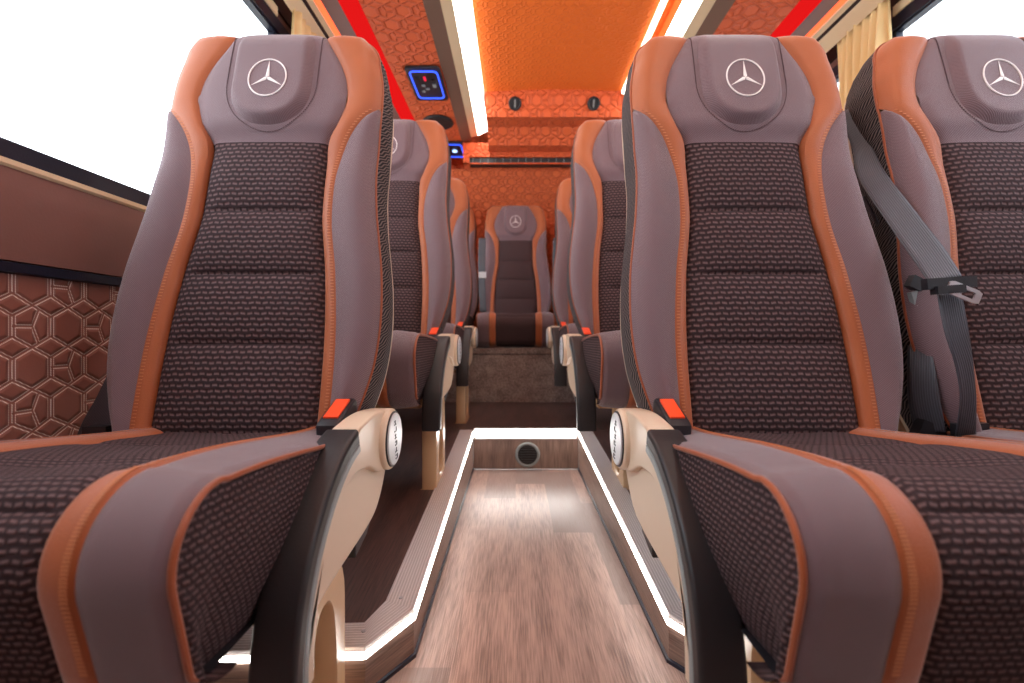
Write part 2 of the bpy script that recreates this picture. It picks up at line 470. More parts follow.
def build_back(parent, detail=True):
    key = 'back_hi' if detail else 'back_lo'
    if key not in MESHES:
        k = {}
        # centre panel
        mb = MB()
        rows = tvals(-0.05, 0.0, 2)[:-1]
        for i in range(4): rows += tvals(SEAMS[i], SEAMS[i+1], 16)[:-1]
        rows.append(T_HEAD)
        P, UV = [], []
        for t in rows:
            w = wc(t); P.append([frame(w*x, t, fwd(w*x, t)) for x in [i/14 for i in range(-14, 15)]])
            UV.append([(w*i/14, t) for i in range(-14, 15)])
        mb.grid(P, UV); k['center_panel'] = mb.mesh('center_panel', [M['dash']])
        # headrest lining
        mb = MB(); rows = tvals(T_HEAD, 0.75, 20)[:-1]+top_rows(0.75)
        P, UV = [], []
        for t in rows:
            w = wc(t); P.append([frame(w*i/14, t, fwd(w*i/14, t)) for i in range(-14, 15)])
            UV.append([(w*i/14, t) for i in range(-14, 15)])
        mb.grid(P, UV); k['headrest'] = mb.mesh('headrest', [M['mauve']])
        # stripes
        for sg in (1, -1):
            mb = MB(); rows = tvals(-0.05, 0.75, 70)[:-1]+top_rows(0.75); P, UV = [], []
            for t in rows:
                a, b = wc(t), (wo(t) if t < T_MERGE else we(t))
                P.append([frame(sg*(a+(b-a)*i/10), t, fwd(a+(b-a)*i/10, t)) for i in range(11)])
                UV.append([(a+(b-a)*i/10, t) for i in range(11)])
            mb.grid(P, UV, flip=(sg < 0))
            if detail:   # ladder stitching along both edges of the stripe
                nrm = Vector((0, -math.cos(REC), math.sin(REC)))
                pts, dr, nn = [], [], []
                t = 0.0
                while t < 0.63:
                    s = wo(t)-0.006 if t < T_MERGE else 0
                    p = frame(sg*s, t, fwd(s, t)+0.0003); pts.append(p); dr.append(Vector((1, 0, 0))); nn.append(nrm)
                    t += 0.0058
                stitch_row(mb, pts, nn, dr, 0.006, 0.0018, 1)
            k['accent_stripe%d' % sg] = mb.mesh('accent_stripe', [M['orange'], M['thread']])
            mb = MB(); rows = tvals(-0.05, T_MERGE, 60); P, UV = [], []
            for t in rows:
                a, b = wo(t), we(t)
                P.append([frame(sg*(a+(b-a)*i/14), t, fwd(a+(b-a)*i/14, t)) for i in range(15)])
                UV.append([(a+(b-a)*i/14, t) for i in range(15)])
            mb.grid(P, UV, flip=(sg < 0)); k['bolster%d' % sg] = mb.mesh('bolster', [M['mauve']])
        # raised head pad
        mb = MB(); P, UV = [], []
        t0, t1, hw = 0.583, TTOP-0.006, 0.0865
        def pw(t):
            k_ = (t-t0)/0.095
            return hw*(1-(1-min(1, k_))**2.4)**(1/2.4) if k_ < 1 else hw-0.006*sstep(0.74, 0.81, t)
        rows = [t0+0.095*(1-math.cos(PI/2*i/24)) for i in range(25)]+tvals(0.69, 0.775, 8)+[0.775+(t1-0.775)*math.sin(PI/2*i/10) for i in range(1, 11)]
        for t in rows:
            w = max(0.001, pw(t)); r = []; q = []
            for i in range(-16, 17):
                x = math.sin(PI/2*i/16); s = w*x
                qv = (abs(s)/hw)**2.4+(max(0, t0+0.095-t)/0.095)**2.4 if t < 0.69 else (abs(s)/w)**2.4
                dedge = (1-min(1, qv)**(1/2.4))*0.086
                g = sstep(0, 0.02, max(0, dedge))
                tt = min(t, TTOP)
                f = fwd(s*0.95, tt)
                topk = sstep(TTOP-0.055, TTOP-0.004, t)
                r.append(frame(s, t, f-0.003+0.020*g*(1-0.85*topk))); q.append((s, t))
            P.append(r); UV.append(q)
        last = P[-1]; back = [p+Vector((0, 0.05, -0.004)) for p in last]; P.append(back); UV.append([(a, b+0.05) for a, b in UV[-1]])
        mb.grid(P, UV)
        k['head_pad'] = mb.mesh('head_pad', [M['mauve']])
        if detail:
            mb2 = MB(); pts = []; ns = []; ds = []
            nrm = Vector((0, -math.cos(REC), math.sin(REC)))
            curve = []
            for i in range(0, 40): curve.append((-0.092, 0.80-0.12*i/39))
            for i in range(1, 60):
                a = PI+PI*i/60; curve.append((0.092*math.cos(a), 0.68+0.103*math.sin(a)))
            for i in range(0, 40): curve.append((0.092, 0.68+0.12*i/39))
            for i in range(0, len(curve), 1):
                s, t = curve[i]; a = curve[max(0, i-1)]; b = curve[min(len(curve)-1, i+1)]
                d = Vector((b[0]-a[0], 0, b[1]-a[1])).normalized()
                pts.append(frame(s, t, fwd(s, t)+0.0004)); ds.append(d); ns.append(nrm)
            stitch_row(mb2, pts, ns, ds, 0.0034, 0.0014, 0)
            k['head_stitching'] = mb2.mesh('stitching', [M['dthread']])
        # emblem: ring and three pointed star, embroidered
        mb = MB(); cs, ct, R = 0, 0.678, 0.0375
        def em(x, y, h): 
            return frame(cs+x, ct+y, fwd(0, min(TTOP, ct+y))+0.0175+h)
        ring = [em(R*math.cos(2*PI*i/48), 1.1*R*math.sin(2*PI*i/48), 0.0005) for i in range(48)]
        mb.tube(ring, 0.0016, 6, closed=True)
        for a in (90, 210, 330):
            a = math.radians(a); d = (math.cos(a), math.sin(a)); w = (-d[1], d[0]); L = R*(1+0.1*d[1]*d[1])-0.001; h = 0.0065
            c0 = em(0, 0, 0.0022); tip = em(d[0]*L, d[1]*L, 0.0006)
            l = em(d[0]*h*0.55+w[0]*0.0038, d[1]*h*0.55+w[1]*0.0038, 0.0004); r = em(d[0]*h*0.55-w[0]*0.0038, d[1]*h*0.55-w[1]*0.0038, 0.0004)
            mb.poly([c0, tip, l]); mb.poly([c0, r, tip])
        k['emblem'] = mb.mesh('emblem', [M['white']], smooth=True)
        # side band
        mb = MB(); prof = []
        ts = tvals(-0.05, 0.752, 60)+[0.752+(TTOP-0.752)*math.sin(PI/2*i/10) for i in range(1, 11)]
        left = [(-we(t), t) for t in ts]; right = [(we(t), t) for t in ts][::-1]
        wt = we(TTOP); top = [(-wt+2*wt*i/20, TTOP) for i in range(1, 20)]
        outl = left+top+right
        D = [0, 0.004, 0.03, 0.06, 0.09, 0.105]
        OFF = [0, 0.002, 0.006, 0.005, -0.002, -0.012]
        P, UV = [], []; acc = 0; accs = []
        for i, (s, t) in enumerate(outl):
            if i: acc += math.hypot(s-outl[i-1][0], t-outl[i-1][1])
            accs.append(acc)
        for d, o in zip(D, OFF):
            r, q = [], []
            for i, (s, t) in enumerate(outl):
                nx = (1 if s > 0 else -1)*min(1, abs(s)/0.18)**3 if t > 0.74 else (1 if s > 0 else -1)
                nz = sstep(0.70, TTOP, t)
                r.append(frame(s+nx*o, t+nz*o*0.8-(0.35*d if t > 0.8 else 0.35*d*nz), fwd(s, t)-d)); q.append((d, accs[i]))
            P.append(r); UV.append(q)
        mb.grid(P, UV, flip=False)
        k['backrest'] = mb.mesh('backrest', [M['diag']])
        # piping
        mb = MB(); pts = [frame(s*(1.0), t, fwd(s, t)+0.001) for s, t in outl]
        mb.tube(pts, 0.0025, 8); k['piping'] = mb.mesh('piping', [M['piping']])
        # moulded rear shell
        mb = MB(); P, UV = [], []
        for d, sc_ in ((0.098, 0.975), (0.103, 0.995), (0.118, 0.985), (0.132, 0.93), (0.138, 0.7), (0.139, 0.0)):
            P.append([frame(s*sc_, 0.35+(t-0.35)*sc_-(0.036 if sc_ > 0 else 0)*sstep(0.7, TTOP, t), 0.0-d+0.01) for s, t in outl]); UV.append([(s, t) for s, t in outl])
        mb.grid(P, UV); k['back_shell'] = mb.mesh('back_shell', [M['cream']])
        for me in k.values(): fix_normals(me)
        MESHES[key] = k
    k = MESHES[key]
    b = link('backrest', k['backrest'], parent)
    for nm in ('center_panel', 'headrest', 'head_pad', 'emblem', 'piping', 'back_shell'):
        link(nm, k[nm], b)
    for sg in (1, -1):
        link('accent_stripe', k['accent_stripe%d' % sg], b); link('bolster', k['bolster%d' % sg], b)
    if 'head_stitching' in k: link('stitching', k['head_stitching'], b)
    return b

# cushion: path from rear to front and down the front face (y, z, tangent-normal handled numerically)
def cpath():
    pts = []
    for i in range(21):
        u = i/20; y = 0.03-0.402*u
        z = 0.362+0.040*sstep(0, 1, u*0.95)+0.003*math.sin(PI*u)
        pts.append((y, z))
    cy, cz, R = -0.372, 0.402-0.060, 0.062
    for i in range(1, 15):
        a = PI/2*i/14*1.08
        pts.append((cy-R*math.sin(a)*1.0, cz+0.0+R*math.cos(a)))
    y, z = pts[-1]
    for i in range(1, 8):
        u = i/7; pts.append((y+0.020*u, z-0.082*u))
    y, z = pts[-1]
    for i in range(1, 7):
        a = PI/2*i/6; pts.append((y+0.006+0.05*(1-math.cos(a)), z-0.026*math.sin(a)))
    return pts
CP = cpath()
CACC = [0]
for i in range(1, len(CP)): CACC.append(CACC[-1]+math.hypot(CP[i][0]-CP[i-1][0], CP[i][1]-CP[i-1][1]))
CW, CO, CE = 0.116, 0.154, 0.236
def cpt(s, i):
    """cushion surface point at lateral s, path index i"""
    y, z = CP[i]
    y0, z0 = CP[max(0, i-1)]; y1, z1 = CP[min(len(CP)-1, i+1)]
    d = Vector((y1-y0, z1-z0)).normalized(); n = Vector((d.y, -d.x))   # outward
    a = abs(s)
    rear = 1-sstep(0, 12, i)
    b = 0.004*sstep(0, 0.10, a)+0.010*sstep(0.09, CO, a)
    fr = sstep(19, 30, i)
    b -= 0.006*(1-0.3*fr)*sstep(CO, CE, a)**1.2
    b -= 0.006*sstep(CE-0.012, CE, a)
    if a < CW:
        for g in (9, 17, 26): b -= 0.006*math.exp(-((i-g)/0.8)**2)
        b += 0.004*(1-(a/CW)**4)
    b -= 0.005*math.exp(-((a-CW)/0.004)**2)
    b -= 0.003*math.exp(-((a-CO)/0.004)**2)
    w = 1-0.055*sstep(10, 24, i)*sstep(CO, CE, a)-0.13*rear*sstep(0.1, CE, a)
    return Vector((s*w, y+n.x*b, z+n.y*b))
def build_cushion(parent):
    if 'cush' not in MESHES:
        k = {}; n = len(CP); I = range(n)
        def patch(a, b, m, mat, name, st=None):
            mb = MB(); P = [[cpt(a+(b-a)*j/m, i) for j in range(m+1)] for i in I]
            UV = [[((a+(b-a)*j/m)*1.4, CACC[i]*1.4) for j in range(m+1)] for i in I]
            mb.grid(P, UV)
            if st is not None:
                pts, ds, ns = [], [], []
                for i in range(n-8):
                    for q in range(3):
                        p0, p1 = cpt(st, i), cpt(st, i+1); p = p0.lerp(p1, q/3)
                        d = (p1-p0).normalized(); nn = d.cross(Vector((1, 0, 0))); nn = -nn if nn.z < 0 and i < 22 else nn
                        if nn.y > 0 and i >= 22: nn = -nn
                        pts.append(p+nn*0.0008); ds.append(Vector((1, 0, 0))); ns.append(nn)
                stitch_row(mb, pts, ns, ds, 0.006, 0.0018, 1)
            me = mb.mesh(name, [mat, M['thread']]); fix_normals(me) if st is None else None
            return me
        k['center_panel'] = patch(-CW, CW, 28, M['dash'], 'center_panel')
        for sg in (1, -1):
            k['accent_stripe%d' % sg] = patch(sg*CW, sg*CO, 8, M['orange'], 'accent_stripe', sg*(CO-0.006))
            k['bolster%d' % sg] = patch(sg*CO, sg*CE, 14, M['mauve'], 'bolster')
        mb = MB()
        for sg in (1, -1):
            P, UV = [], []
            for j in range(9):
                u = j/8; row, q = [], []
                for i in I:
                    e = cpt(sg*CE, i); bz = 0.229; by = max(-0.39, min(0.03, e.y))
                    p = Vector((e.x+sg*(0.010*math.sin(PI*u)-0.02*u*u), e.y+(by-e.y)*u, e.z+(min(bz, e.z)-e.z)*u))
                    row.append(p); q.append((p.y*1.5, p.z*1.5))
                P.append(row); UV.append(q)
            mb.grid(P, UV, flip=(sg > 0))
        P = [[Vector((sg*(CE-0.02), y, 0.229)) for sg in (-1, 1)] for y in (0.03, -0.38)]
        mb.grid(P, [[(p.x, p.y) for p in r] for r in P], mi=1)
        k['cushion'] = mb.mesh('cushion', [M['dash'], M['blackpl']]); fix_normals(k['cushion'])
        for sg in (1, -1):
            mb = MB(); mb.tube([cpt(sg*CE, i)+Vector((sg*0.001, 0, 0.001)) for i in range(n-5)], 0.0032, 8)
            k['piping%d' % sg] = mb.mesh('piping', [M['piping']]); fix_normals(k['piping%d' % sg])
        MESHES['cush'] = k
    k = MESHES['cush']; c = link('cushion', k['cushion'], parent)
    link('center_panel', k['center_panel'], c)
    for sg in (1, -1):
        link('accent_stripe', k['accent_stripe%d' % sg], c); link('bolster', k['bolster%d' % sg], c); link('piping', k['piping%d' % sg], c)
    return c

def catmull(pts, n=6):
    out = []
    for i in range(len(pts)-1):
        p0, p1, p2, p3 = pts[max(0, i-1)], pts[i], pts[i+1], pts[min(len(pts)-1, i+2)]
        for j in range(n):
            t = j/n
            out.append(tuple(0.5*((2*p1[a])+(-p0[a]+p2[a])*t+(2*p0[a]-5*p1[a]+4*p2[a]-p3[a])*t*t+(-p0[a]+3*p1[a]-3*p2[a]+p3[a])*t**3) for a in range(len(p1))))
    out.append(tuple(pts[-1])); return out

def build_arm(parent, sg):
    """folding armrest on side sg of the seat; local (y,z) profile"""
    key = 'arm%d' % sg
    if key not in MESHES:
        k = {}
        S0, S1 = 0.222, 0.270
        outer = catmull([(-0.135,0.402),(-0.185,0.386),(-0.240,0.350),(-0.285,0.302),(-0.312,0.255),(-0.325,0.212),(-0.330,0.180),(-0.332,0.145)], 5)
        def off(path, d):
            r = []
            for i, p in enumerate(path):
                a, b = Vector(path[max(0, i-1)]), Vector(path[min(len(path)-1, i+1)])
                t = (b-a).normalized(); r.append((p[0]+(-t.y)*d, p[1]+t.x*d))
            return r
        inner = off(outer, 0.024)     # towards the seat
        mid = off(outer, 0.058)
        def X(a, b): return (a, b) if sg > 0 else (-b, -a)
        # arm body
        topl = catmull([(0.072,0.365),(0.062,0.392),(0.03,0.405),(-0.05,0.409),(-0.135,0.400)], 5)
        low = catmull([(-0.245,0.27),(-0.20,0.318),(-0.15,0.336),(-0.08,0.330),(-0.02,0.305),(0.03,0.300),(0.062,0.316),(0.076,0.345)], 5)
        cut = [p for p in mid if p[0] < -0.24 and p[1] < 0.27]
        body = topl[:-1]+[(-0.137,0.384)]+inner[3:]+[(-0.313,0.146)]+cut[::-1]+low[:-1]
        mb = MB(); a, b = X(S0+0.002, S1-0.004); mb.prism(body, 'x', a, b, bevel=0.004)
        # round hub standing proud on the aisle side
        a, b = X(S0+0.004, S1+0.006)
        mb.disc((0.026, 0.352, a), 0.0545, 'x', b-a, 36, 0, 0.006)
        k['armrest'] = mb.mesh('armrest', [M['cream']])
        mb = MB(); a, b = X(S0-0.003, S1); mb.prism(outer+inner[::-1], 'x', a, b, bevel=0.006)
        k['arm_pad'] = mb.mesh('arm_pad', [M['padblack']])
        mb = MB(); i2 = off(outer, 0.036); a, b = X(S1-0.012, S1-0.001)
        mb.prism(inner+i2[::-1], 'x', a, b, bevel=0.002); k['pad_edge'] = mb.mesh('pad_edge', [M['greypl']])
        mb = MB(); a = (S1+0.0045) if sg > 0 else -(S1+0.0105)
        mb.disc((0.026, 0.352, a), 0.0465, 'x', 0.006, 36, 0, 0.002)
        a2 = (S1+0.002) if sg > 0 else -(S1+0.008)
        mb.disc((0.026, 0.352, a2), 0.0495, 'x', 0.006, 36, 1, 0.001)
        # relief marks down the cap
        zf = (S1+0.0105) if sg > 0 else -(S1+0.0115)
        for j in range(6):
            zc = 0.382-0.0125*j; yc = 0.026+0.012*((j-2.5)/2.5)*0.4
            mb.box(zf, zf+0.001, yc-0.006, yc+0.006, zc-0.0045, zc-0.0028, 1)
            if j % 2 == 0: mb.box(zf, zf+0.001, yc-0.001, yc+0.001, zc-0.0045, zc+0.004, 1)
            else: mb.box(zf, zf+0.001, yc+0.004, yc+0.006, zc-0.0045, zc+0.004, 1)
            if j % 3 != 1: mb.box(zf, zf+0.001, yc-0.006, yc+0.002, zc+0.0015, zc+0.003, 1)
        k['pivot_cap'] = mb.mesh('pivot_cap', [M['cap'], M['blackpl']])
        # side cover under the arm
        mb = MB(); a, b = X(S0-0.004, S1-0.014)
        cov = catmull([(0.068,0.35),(0.050,0.29),(0.0,0.240),(-0.06,0.224),(-0.13,0.218),(-0.20,0.212),(-0.27,0.20),(-0.312,0.185)], 5)+[(-0.29,0.24),(-0.24,0.30),(-0.18,0.335),(-0.1,0.345),(0.0,0.345)]
        mb.prism(cov, 'x', a, b, bevel=0.005); k['side_cover'] = mb.mesh('side_cover', [M['cream']])
        mb = MB(); a, b = X(S0-0.012, S1-0.026)
        sk = [(0.035,0.27),(0.02,0.235),(-0.02,0.20),(-0.075,0.185),(-0.08,0.22),(0.0,0.25)]
        mb.prism(sk, 'x', a, b, bevel=0.003); k['lower_trim'] = mb.mesh('lower_trim', [M['blackpl']])
        # buckle
        mb = MB(); a, b = X(0.184, 0.220)
        mb.prism([(-0.085,0.375),(-0.088,0.398),(-0.075,0.406),(-0.01,0.430),(0.0,0.425),(0.0,0.36)], 'x', a, b, bevel=0.004)
        k['buckle'] = mb.mesh('buckle', [M['blackpl']])
        mb = MB(); a, b = X(0.190, 0.214)
        mb.prism([(-0.072,0.402),(-0.074,0.4095),(-0.02,0.4305),(-0.018,0.424)], 'x', a, b, bevel=0.001)
        k['release_button'] = mb.mesh('release_button', [M['button']])
        for me in k.values(): fix_normals(me)
        MESHES[key] = k
    k = MESHES[key]
    a = link('armrest', k['armrest'], parent)
    for nm in ('arm_pad', 'pad_edge', 'pivot_cap'): link(nm, k[nm], a)
    c = link('side_cover', k['side_cover'], parent); link('lower_trim', k['lower_trim'], c)
    b = link('buckle', k['buckle'], parent); link('release_button', k['release_button'], b)

def build_legs(parent, s_list, zb):
    for s in s_list:
        key = 'leg%.3f_%.3f' % (s, zb)
        if key not in MESHES:
            # plate with a tall oval opening: outer and inner loops joined
            y0, y1, z0, z1 = -0.300, -0.150, zb, 0.232
            n = 40; outer, inner = [], []
            cy, cz = (y0+y1)/2, (z0+z1)/2+0.005
            for i in range(n):
                a = 2*PI*i/n; ca, sa = math.cos(a), math.sin(a)
                m = max(abs(ca), abs(sa)) if sa < 0 else (abs(ca)**5+abs(sa)**5)**(1/5)
                flare = 0.02*max(0, sa)
                outer.append((cy+ca/m*(y1-y0)/2*(1+0.0*sa), cz-0.005+sa/m*(z1-z0)/2))
                p = 3.0; r = (abs(ca)**p+abs(sa)**p)**(-1/p)
                inner.append((cy+0.005+ca*r*(0.036+0.008*(-sa)), cz-0.01+sa*r*((z1-z0)/2-0.035)))
            mb = MB(); w = 0.020
            loops = [(s-w, outer, 0.004), (s-w, outer, 0), ]
            def L(x, lp): return [(x, p[0], p[1]) for p in lp]
            def shrink(lp, k_): return [(cy+(p[0]-cy)*k_, cz+(p[1]-cz)*k_) for p in lp]
            seq = [L(s-w, shrink(outer, 0.97)), L(s-w+0.004, outer), L(s+w-0.004, outer), L(s+w, shrink(outer, 0.97)), L(s+w, shrink(inner, 1.06)), L(s+w-0.005, inner), L(s-w+0.005, inner), L(s-w, shrink(inner, 1.06)), L(s-w, shrink(outer, 0.97))]
            mb.grid(seq, [[(p[1], p[2]) for p in r] for r in seq], closed=True)
            mb.box(s-w-0.003, s+w+0.003, y0-0.004, y1+0.004, zb, zb+0.008)
            me = mb.mesh('pedestal_leg', [M['cream2']]); fix_normals(me); MESHES[key] = me
        link('pedestal_leg', MESHES[key], parent)
    key = 'bar'
    if key not in MESHES:
        mb = MB(); mb.box(-0.20, 0.20, -0.26, -0.20, 0.195, 0.229)
        MESHES[key] = mb.mesh('seat_frame', [M['cream2']], False)
    link('seat_frame', MESHES[key], parent)

def ribbon(parent, name, pts, mats=None, th=0.0014):
    """pts: list of (left edge point, right edge point)"""
    L = catmull([tuple(a)+tuple(b) for a, b in pts], 6)
    mb = MB(); P, UV = [], []; acc = 0; prev = None
    for q in L:
        a, b = Vector(q[:3]), Vector(q[3:])
        c = (a+b)/2
        if prev is not None: acc += (c-prev).length
        prev = c; w = (b-a)
        P.append([a+w*i/6 for i in range(7)]); UV.append([(w.length*i/6, acc) for i in range(7)])
    mb.grid(P, UV)
    o = obj(name, mb, mats or M['belt'], parent)
    md = o.modifiers.new('thickness', 'SOLIDIFY'); md.thickness = th; md.offset = 0
    return o

def seat(label, x, y, z, arm=0, legs=(), zb=0.0, lift=0.0, group=None, detail=True, cw=1.0):
    t = thing('passenger_seat', label, 'seat', (x, y, z), group)
    b = build_back(t, detail); b.location.z = lift
    c = build_cushion(t); c.scale.x = cw
    if arm: build_arm(t, arm)
    if legs: build_legs(t, legs, zb)
    return t

S1L = seat('nearest left passenger seat in brown and orange beside the big window and quilted wall panel', -0.498, 0.80, 0, 1, (0.235, -0.19), 0.0)
S1A = seat('nearest right passenger seat by the aisle with cream armrest', 0.461, 0.80, 0, -1, (-0.12, 0.12), 0.0, cw=1.035)
S1W = seat('nearest window side seat at far right behind the hanging belt and buckle', 0.977, 0.80, 0, 0, (-0.12, 0.12), 0.0)
S2L = seat('second left seat, just behind the nearest left seat', -0.474, 1.56, 0.135, 1, (0.235, -0.19), -0.03, 0.045)
S2A = seat('second right aisle seat, just behind the nearest right aisle seat', 0.438, 1.56, 0.135, -1, (-0.12, 0.12), -0.03, 0.045)
S2W = seat('second right window side seat, mostly hidden behind nearest right pair', 0.965, 1.56, 0.135, 0, (-0.12, 0.12), -0.03, 0.045)
S3L = seat('third left seat, small sliver before the rear bench row', -0.474, 2.28, 0.175, 1, (0.235, -0.19), -0.022, 0.03, detail=False)
S3A = seat('third right aisle seat, small sliver before the rear bench row', 0.438, 2.28, 0.175, -1, (-0.12, 0.12), -0.022, 0.03, detail=False)
BENCH = []
for lab, bx in (('centre seat of the rear row facing the aisle on the carpeted step', 0.0),
                ('left neighbour of the centre rear seat, on carpeted step', -0.490),
                ('right neighbour of the centre rear seat, on carpeted step', 0.490)):
    BENCH.append(seat(lab, bx, 2.98, 0.255, 0, (), 0, 0.0, detail=False)); BENCH[-1].scale.x = 0.965

# ------------------------------------------------------------------ belts
def local(t, p): return p-Vector(t.location)
def rb(t, name, rows, parent=None):
    pts = [(local(t, W(ax, ay, d1)), local(t, W(bx, by, d2))) for ax, ay, d1, bx, by, d2 in rows]
    return ribbon(parent or t, name, pts)
def guide(t, px, py, d):
    p = local(t, W(px, py, d)); mb = MB(); mb.box(p.x-0.02, p.x+0.02, p.y-0.01, p.y+0.02, p.z-0.012, p.z+0.012)
# left seat, window side lower strap
sb = rb(S1L, 'seat_belt', [(109,372,.86,114,376,.86), (98,395,.85,116,398,.84), (84,420,.84,116,420,.83), (76,438,.84,112,436,.83)])
mb = MB(); p = local(S1L, W(104, 430, .82)); mb.box(p.x-0.03, p.x+0.012, p.y-0.01, p.y+0.03, p.z-0.02, p.z+0.008)
obj('belt_anchor', mb, M['blackpl'], sb)
# right window seat
sb = rb(S1W, 'seat_belt', [(836,116,1.03,850,108,1.04), (852,146,.98,866,134,.99), (858,178,.93,884,170,.92), (888,224,.85,916,212,.84), (912,258,.79,944,248,.78), (928,282,.75,962,276,.74)])
rb(S1W, 'belt_strap', [(861,196,.97,865,196,.96), (884,240,.93,889,240,.92), (903,276,.90,909,276,.89), (911,290,.88,918,290,.87)], sb)
rb(S1W, 'belt_strap', [(911,296,.87,920,296,.86), (909,325,.86,926,323,.84), (907,365,.84,934,363,.81), (908,400,.835,940,398,.80), (915,432,.83,946,432,.80)], sb)
rb(S1W, 'belt_strap', [(937,293,.745,961,292,.745), (944,330,.735,968,328,.735), (955,365,.73,973,363,.73), (960,395,.73,976,395,.73), (958,418,.74,976,418,.74), (955,436,.76,976,434,.76)], sb)
def slab(t, px0, py0, px1, py1, wpx, d, th, mat, name, parent, hole=False):
    a, b = W(px0, py0, d), W(px1, py1, d); u = (b-a); L = u.length; u.normalize()
    n = Vector((0, -1, 0)); v = u.cross(n).normalized(); w = wpx*d/F/2
    def P(i, j, k_): return local(t, a+u*(L*i)+v*(w*j)+n*(th*k_))
    mb = MB()
    def bx(i0, i1, j0, j1):
        c = [P(i, j, k_) for k_ in (0, 1) for j in (j0, j1) for i in (i0, i1)]
        for q in ((0,2,3,1),(4,5,7,6),(0,1,5,4),(2,6,7,3),(0,4,6,2),(1,3,7,5)): mb.poly([c[i] for i in q])
    if hole:
        n_ = 24; O, I_ = [], []
        for q in range(n_):
            a_ = 2*PI*(q+.5)/n_; ca, sa = math.cos(a_), math.sin(a_); m_ = (abs(ca)**8+abs(sa)**8)**(1/8)
            O.append((0.5+0.5*ca/m_, sa/m_)); I_.append((0.6+0.22*ca/m_, 0.5*sa/m_))
        mb.grid([[P(i, j, k_) for i, j in lp] for lp, k_ in ((O, 0), (O, 1), (I_, 1), (I_, 0), (O, 0))], None, closed=True)
    else: bx(0, 1, -1, 1)
    o = obj(name, mb, mat, parent, False, True)
    if hole: return o
    md = o.modifiers.new('bevel', 'BEVEL'); md.width = 0.0015; md.segments = 2
    return o
slab(S1W, 921, 285, 970, 282, 11, .735, 0.012, M['blackpl'], 'tongue_cover', sb)
slab(S1W, 930, 291, 958, 289, 8, .732, 0.014, M['blackpl'], 'tongue_cover', sb)
slab(S1W, 947, 286, 979, 299, 14, .722, 0.003, M['steel'], 'tongue', sb, True)
slab(S1W, 906, 281, 924, 290, 12, .85, 0.014, M['blackpl'], 'buckle', sb)
slab(S1W, 910, 292, 914, 305, 7, .85, 0.010, M['greypl'], 'buckle', sb)
slab(S1W, 919, 300, 933, 314, 3, .84, 0.003, M['steel'], 'tongue', sb)
slab(S1W, 917, 305, 926, 317, 2.5, .84, 0.003, M['steel'], 'tongue', sb)
slab(S1W, 950, 430, 978, 428, 14, .80, 0.02, M['blackpl'], 'belt_anchor', sb)
slab(S1W, 912, 425, 938, 436, 16, .83, 0.02, M['blackpl'], 'belt_anchor', sb)
# rear belts
for t, xs, sx in ((BENCH[1], (480.5, 487.5), 1), (BENCH[2], (552, 558.5), 1)):
    a, b = xs
    sb = rb(t, 'seat_belt', [(a,238,2.88,b,238,2.88), (a-1,262,2.87,b-0.5,262,2.87), (a,290,2.86,b,290,2.86), (a+1,312,2.84,b+1,312,2.84)])
    slab(t, a-0.5, 275, b+0.5, 275, 6, 2.855, 0.006, M['steel'], 'tongue', sb)

